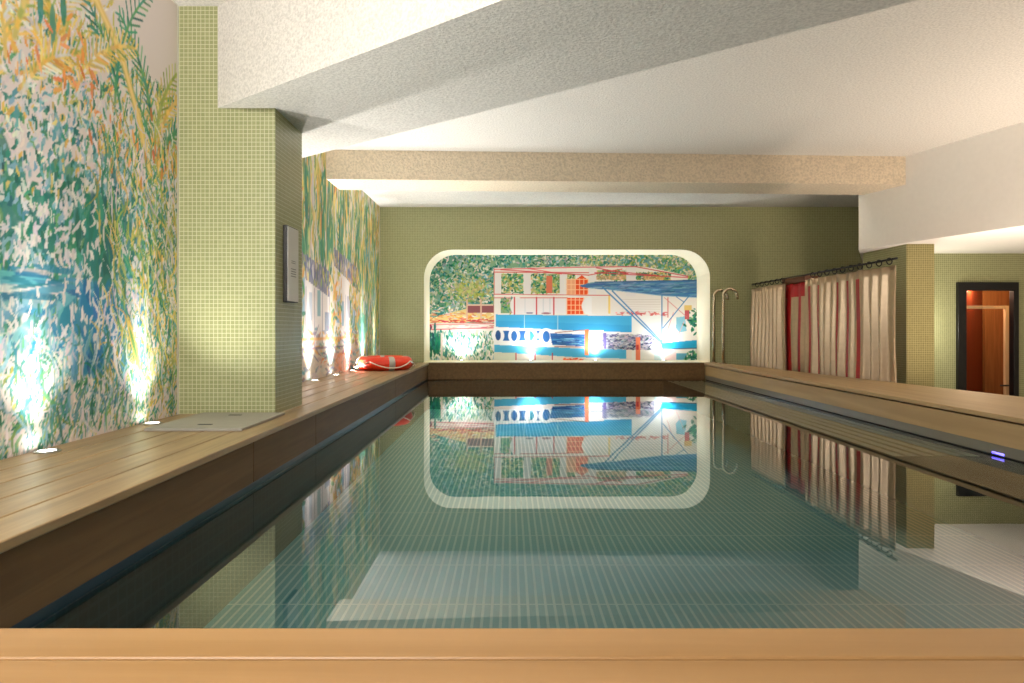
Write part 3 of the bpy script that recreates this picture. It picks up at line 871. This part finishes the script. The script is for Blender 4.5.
# ------------------------------------------------------------------ curtains
CX, RZ = 3.62, 2.25
def make_curtain(name, label, y0, y1, x, ztop, zbot, reds, npl, amp=.045, topred=0, group='striped curtains on the bench'):
    """pleated sheet hanging in the y-z plane; reds: list of (y from, y to) bands"""
    bm = bmesh.new(); ny = npl*24; nz = 14
    grid = []
    for j in range(nz+1):
        z = ztop + (zbot-ztop)*j/nz
        row = []
        for i in range(ny+1):
            t = i/ny; y = y0 + (y1-y0)*t
            ph = 2*PI*npl*t
            k = amp*(.75+.25*j/nz)
            wr = max([math.exp(-((y-(a+b)/2)/(.03+(b-a)/2))**4) for a, b in reds] or [0])
            k *= 1 - wr
            xx = x - .03*wr + k*math.sin(ph) + k*.35*math.sin(2*ph+1.0) + .006*math.sin(5*y+j*.4)
            row.append(bm.verts.new((xx, y, z + .006*math.sin(ph) if j in (0, nz) else z)))
        grid.append(row)
    for j in range(nz):
        for i in range(ny):
            fcs = bm.faces.new((grid[j][i], grid[j][i+1], grid[j+1][i+1], grid[j+1][i]))
            fcs.smooth = True
            yc = y0 + (y1-y0)*(i+.5)/ny
            if j < topred or j >= 1 and any(a <= yc <= b for a, b in reds): fcs.material_index = 1
    me = bpy.data.meshes.new(name); bm.to_mesh(me); bm.free()
    me.materials.append(M['silver']); me.materials.append(M['red'])
    o = bpy.data.objects.new(name, me); C.objects.link(o)
    so = o.modifiers.new('thickness', 'SOLIDIFY'); so.thickness = .003
    return tag(o, label, 'curtain', group)
def yat(px, x=CX): return 700*x/(px-510)
def red(px, w): return (yat(px+w/2, CX-.035), yat(px-w/2, CX-.035))
make_curtain('shower_curtain', 'plain silver beige curtain hanging nearest the end wall', 9.26, 10.4, CX, RZ-.05, DZ-.12, [], 8, amp=.05)
SX = CX + .1
def red2(px, w): return (yat(px+w/2, SX), yat(px-w/2, SX))
make_curtain('shower_curtain', 'set back red and silver curtain under the brown board', yat(806, SX), yat(783, SX), SX, RZ-.06, DZ-.12,
             [red2(791,3.6), red2(801.5,2.2), red2(785,1.0)], 4, amp=.025, topred=2)
make_curtain('shower_curtain', 'silver curtain with thin red stripes hanging nearest the tiled pier', 6.62, 8.5, CX, RZ-.05, DZ-.12,
             [red(809,1.8), red(818,1.3), red(836.5,1.7), red(846.8,2.1), red(857.6,3.0)], 11, amp=.05)
rl = thing('curtain_rail', 'dark curtain rail with hooks above the pleated curtains', 'curtain rail', (CX, 0, RZ+.012))
MB().tube([(0,6.55,0),(0,8.5,0),(0,10.46,0)], .011, seg=10).build('rod', M['black'], rl)
hk = None
for y in [6.68+.188*k for k in range(10)] + [9.3+.19*k for k in range(6)]:
    if hk is None:
        pts = [(.0+.026*math.cos(a), 0, -.016+.03*math.sin(a)) for a in [PI*2*k/16 for k in range(16)]]
        hk = MB().tube(pts, .006, seg=8, closed=True).build('hook', M['black'], rl)
        hk.location = (0, y, 0)
    else:
        q = hk.copy(); C.objects.link(q); q.parent = rl; q.location = (0, y, 0)
cb = thing('changing_cubicle', 'red panelled cubicle with brown top board behind the curtains', 'cubicle', (SX+.14, 9.16, 0))
MB().box(-.01, .03, -.36, .36, 0.02, RZ-.05).build('panel', M['red'], cb)
MB().box(-.16, .04, -.37, .37, RZ-.05, RZ+.02).build('top_board', M['brown'], cb, bevel=.004)
MB().box(-.06, .04, -.36, .36, 0, DZ+.02).build('plinth', M['black'], cb, bevel=.003)

# ------------------------------------------------------------------ doorway in the annex
fr = MB()
FX0, FX1, FZ1 = 5.605, 6.365, 2.185
fr.box(FX0, DX0+.01, DY-.05, DY+.035, 0, FZ1).box(DX1-.01, FX1, DY-.05, DY+.035, 0, FZ1).box(DX0, DX1, DY-.05, DY+.035, DZ1-.01, FZ1)
struct(fr.build('door_1', M['black'], bevel=.004), 'black framed doorway in the green annex wall', 'doorway')
# small wood lined lobby behind it
lo = MB().prism([(5.66,8.93),(5.70,8.93),(6.74,9.98),(6.70,9.98)], 0, 2.5, 1)
lo.box(6.6, 7.6, 9.97, 10.03, 0, 2.5, 0).box(7.3, 7.36, 8.93, 10, 0, 2.5, 0).prism([(5.6,8.93),(7.4,8.93),(7.4,10.03),(6.5,10.03)], 2.4, 2.45, 0)
struct(lo.build('wall_lobby', [M['door_wood'], M['red_wood']]), 'wood lined lobby wall seen through the black framed doorway', 'wall')
dr = MB().box(5.72, 6.384, 9.02, 9.06, 1.86, 1.90)
d2 = struct(dr.build('door_2', M['pale_wood'], bevel=.003), 'brown wooden door with pale frame inside the lobby', 'door')
MB().box(6.385, 6.43, 9.02, 9.06, 0, 1.90).build('jamb', M['pale_wood'], d2)
MB().box(6.72, 7.2, 9.90, 9.94, 0, 1.9).build('leaf', M['door_wood'], d2)
hd = MB().tube([(6.395,9.03,.875),(6.395,8.97,.875),(6.34,8.965,.875),(6.28,8.965,.875)], .010, seg=8)
hd.build('handle', M['black'], d2)

# violet pool lamp at the waterline
pl = thing('pool_lamp', 'small violet lamp in the grey liner above the ledge', 'lamp', (PX1+.006, 4.12, .866))
MB().tube([(0,-.05,0),(0,.05,0)], .008, seg=8).build('lens', M['violet'], pl)

# ------------------------------------------------------------------ light
def area(name, loc, rot, sx, sy, e, col):
    l = bpy.data.lights.new(name, 'AREA'); l.shape = 'RECTANGLE'; l.size = sx; l.size_y = sy; l.energy = e; l.color = col
    ob = bpy.data.objects.new(name, l); C.objects.link(ob); ob.location = loc; ob.rotation_euler = rot
    return ob
def point(name, loc, e, col, r=.06):
    l = bpy.data.lights.new(name, 'POINT'); l.energy = e; l.color = col; l.shadow_soft_size = r
    ob = bpy.data.objects.new(name, l); C.objects.link(ob); ob.location = loc
    return ob
area('ceiling lamp', (-1.1, -.4, 3.3), (math.radians(62), 0, 0), 1.2, .6, 84, (1, .97, .93))
area('added ceiling wash', (4.5, 4.6, .9), (0, math.radians(180+9), 0), .3, 5.0, 74, (1, .84, .70))  # unseen light added behind the bench to brighten the ceiling, no fixture
area('cove lamp', (1.2, 8.3, 3.27), (math.radians(180+15), 0, 0), 5.0, .08, 22, (1, .96, .90))
area('annex lamp', (7.2, 3.0, 2.5), (0, 0, 0), .8, 3.0, 20, (1, .78, .56))
point('annex wall lamp', (5.0, 8.45, 1.62), 10, (1, .95, .85), .05)
point('lobby lamp', (6.2, 9.4, 2.2), 24, (1, .74, .48), .08)

wd = bpy.data.worlds.new('world'); SC.world = wd; wd.use_nodes = True
wd.node_tree.nodes['Background'].inputs['Color'].default_value = (.02, .02, .02, 1)

vs = SC.view_settings
vs.view_transform = 'Standard'; vs.look = 'None'; vs.gamma = 1.0; vs.use_curve_mapping = False
vs.exposure = 1.0
SC.cycles.use_denoising = True
SC.cycles.max_bounces = 10
SC.cycles.transparent_max_bounces = 12
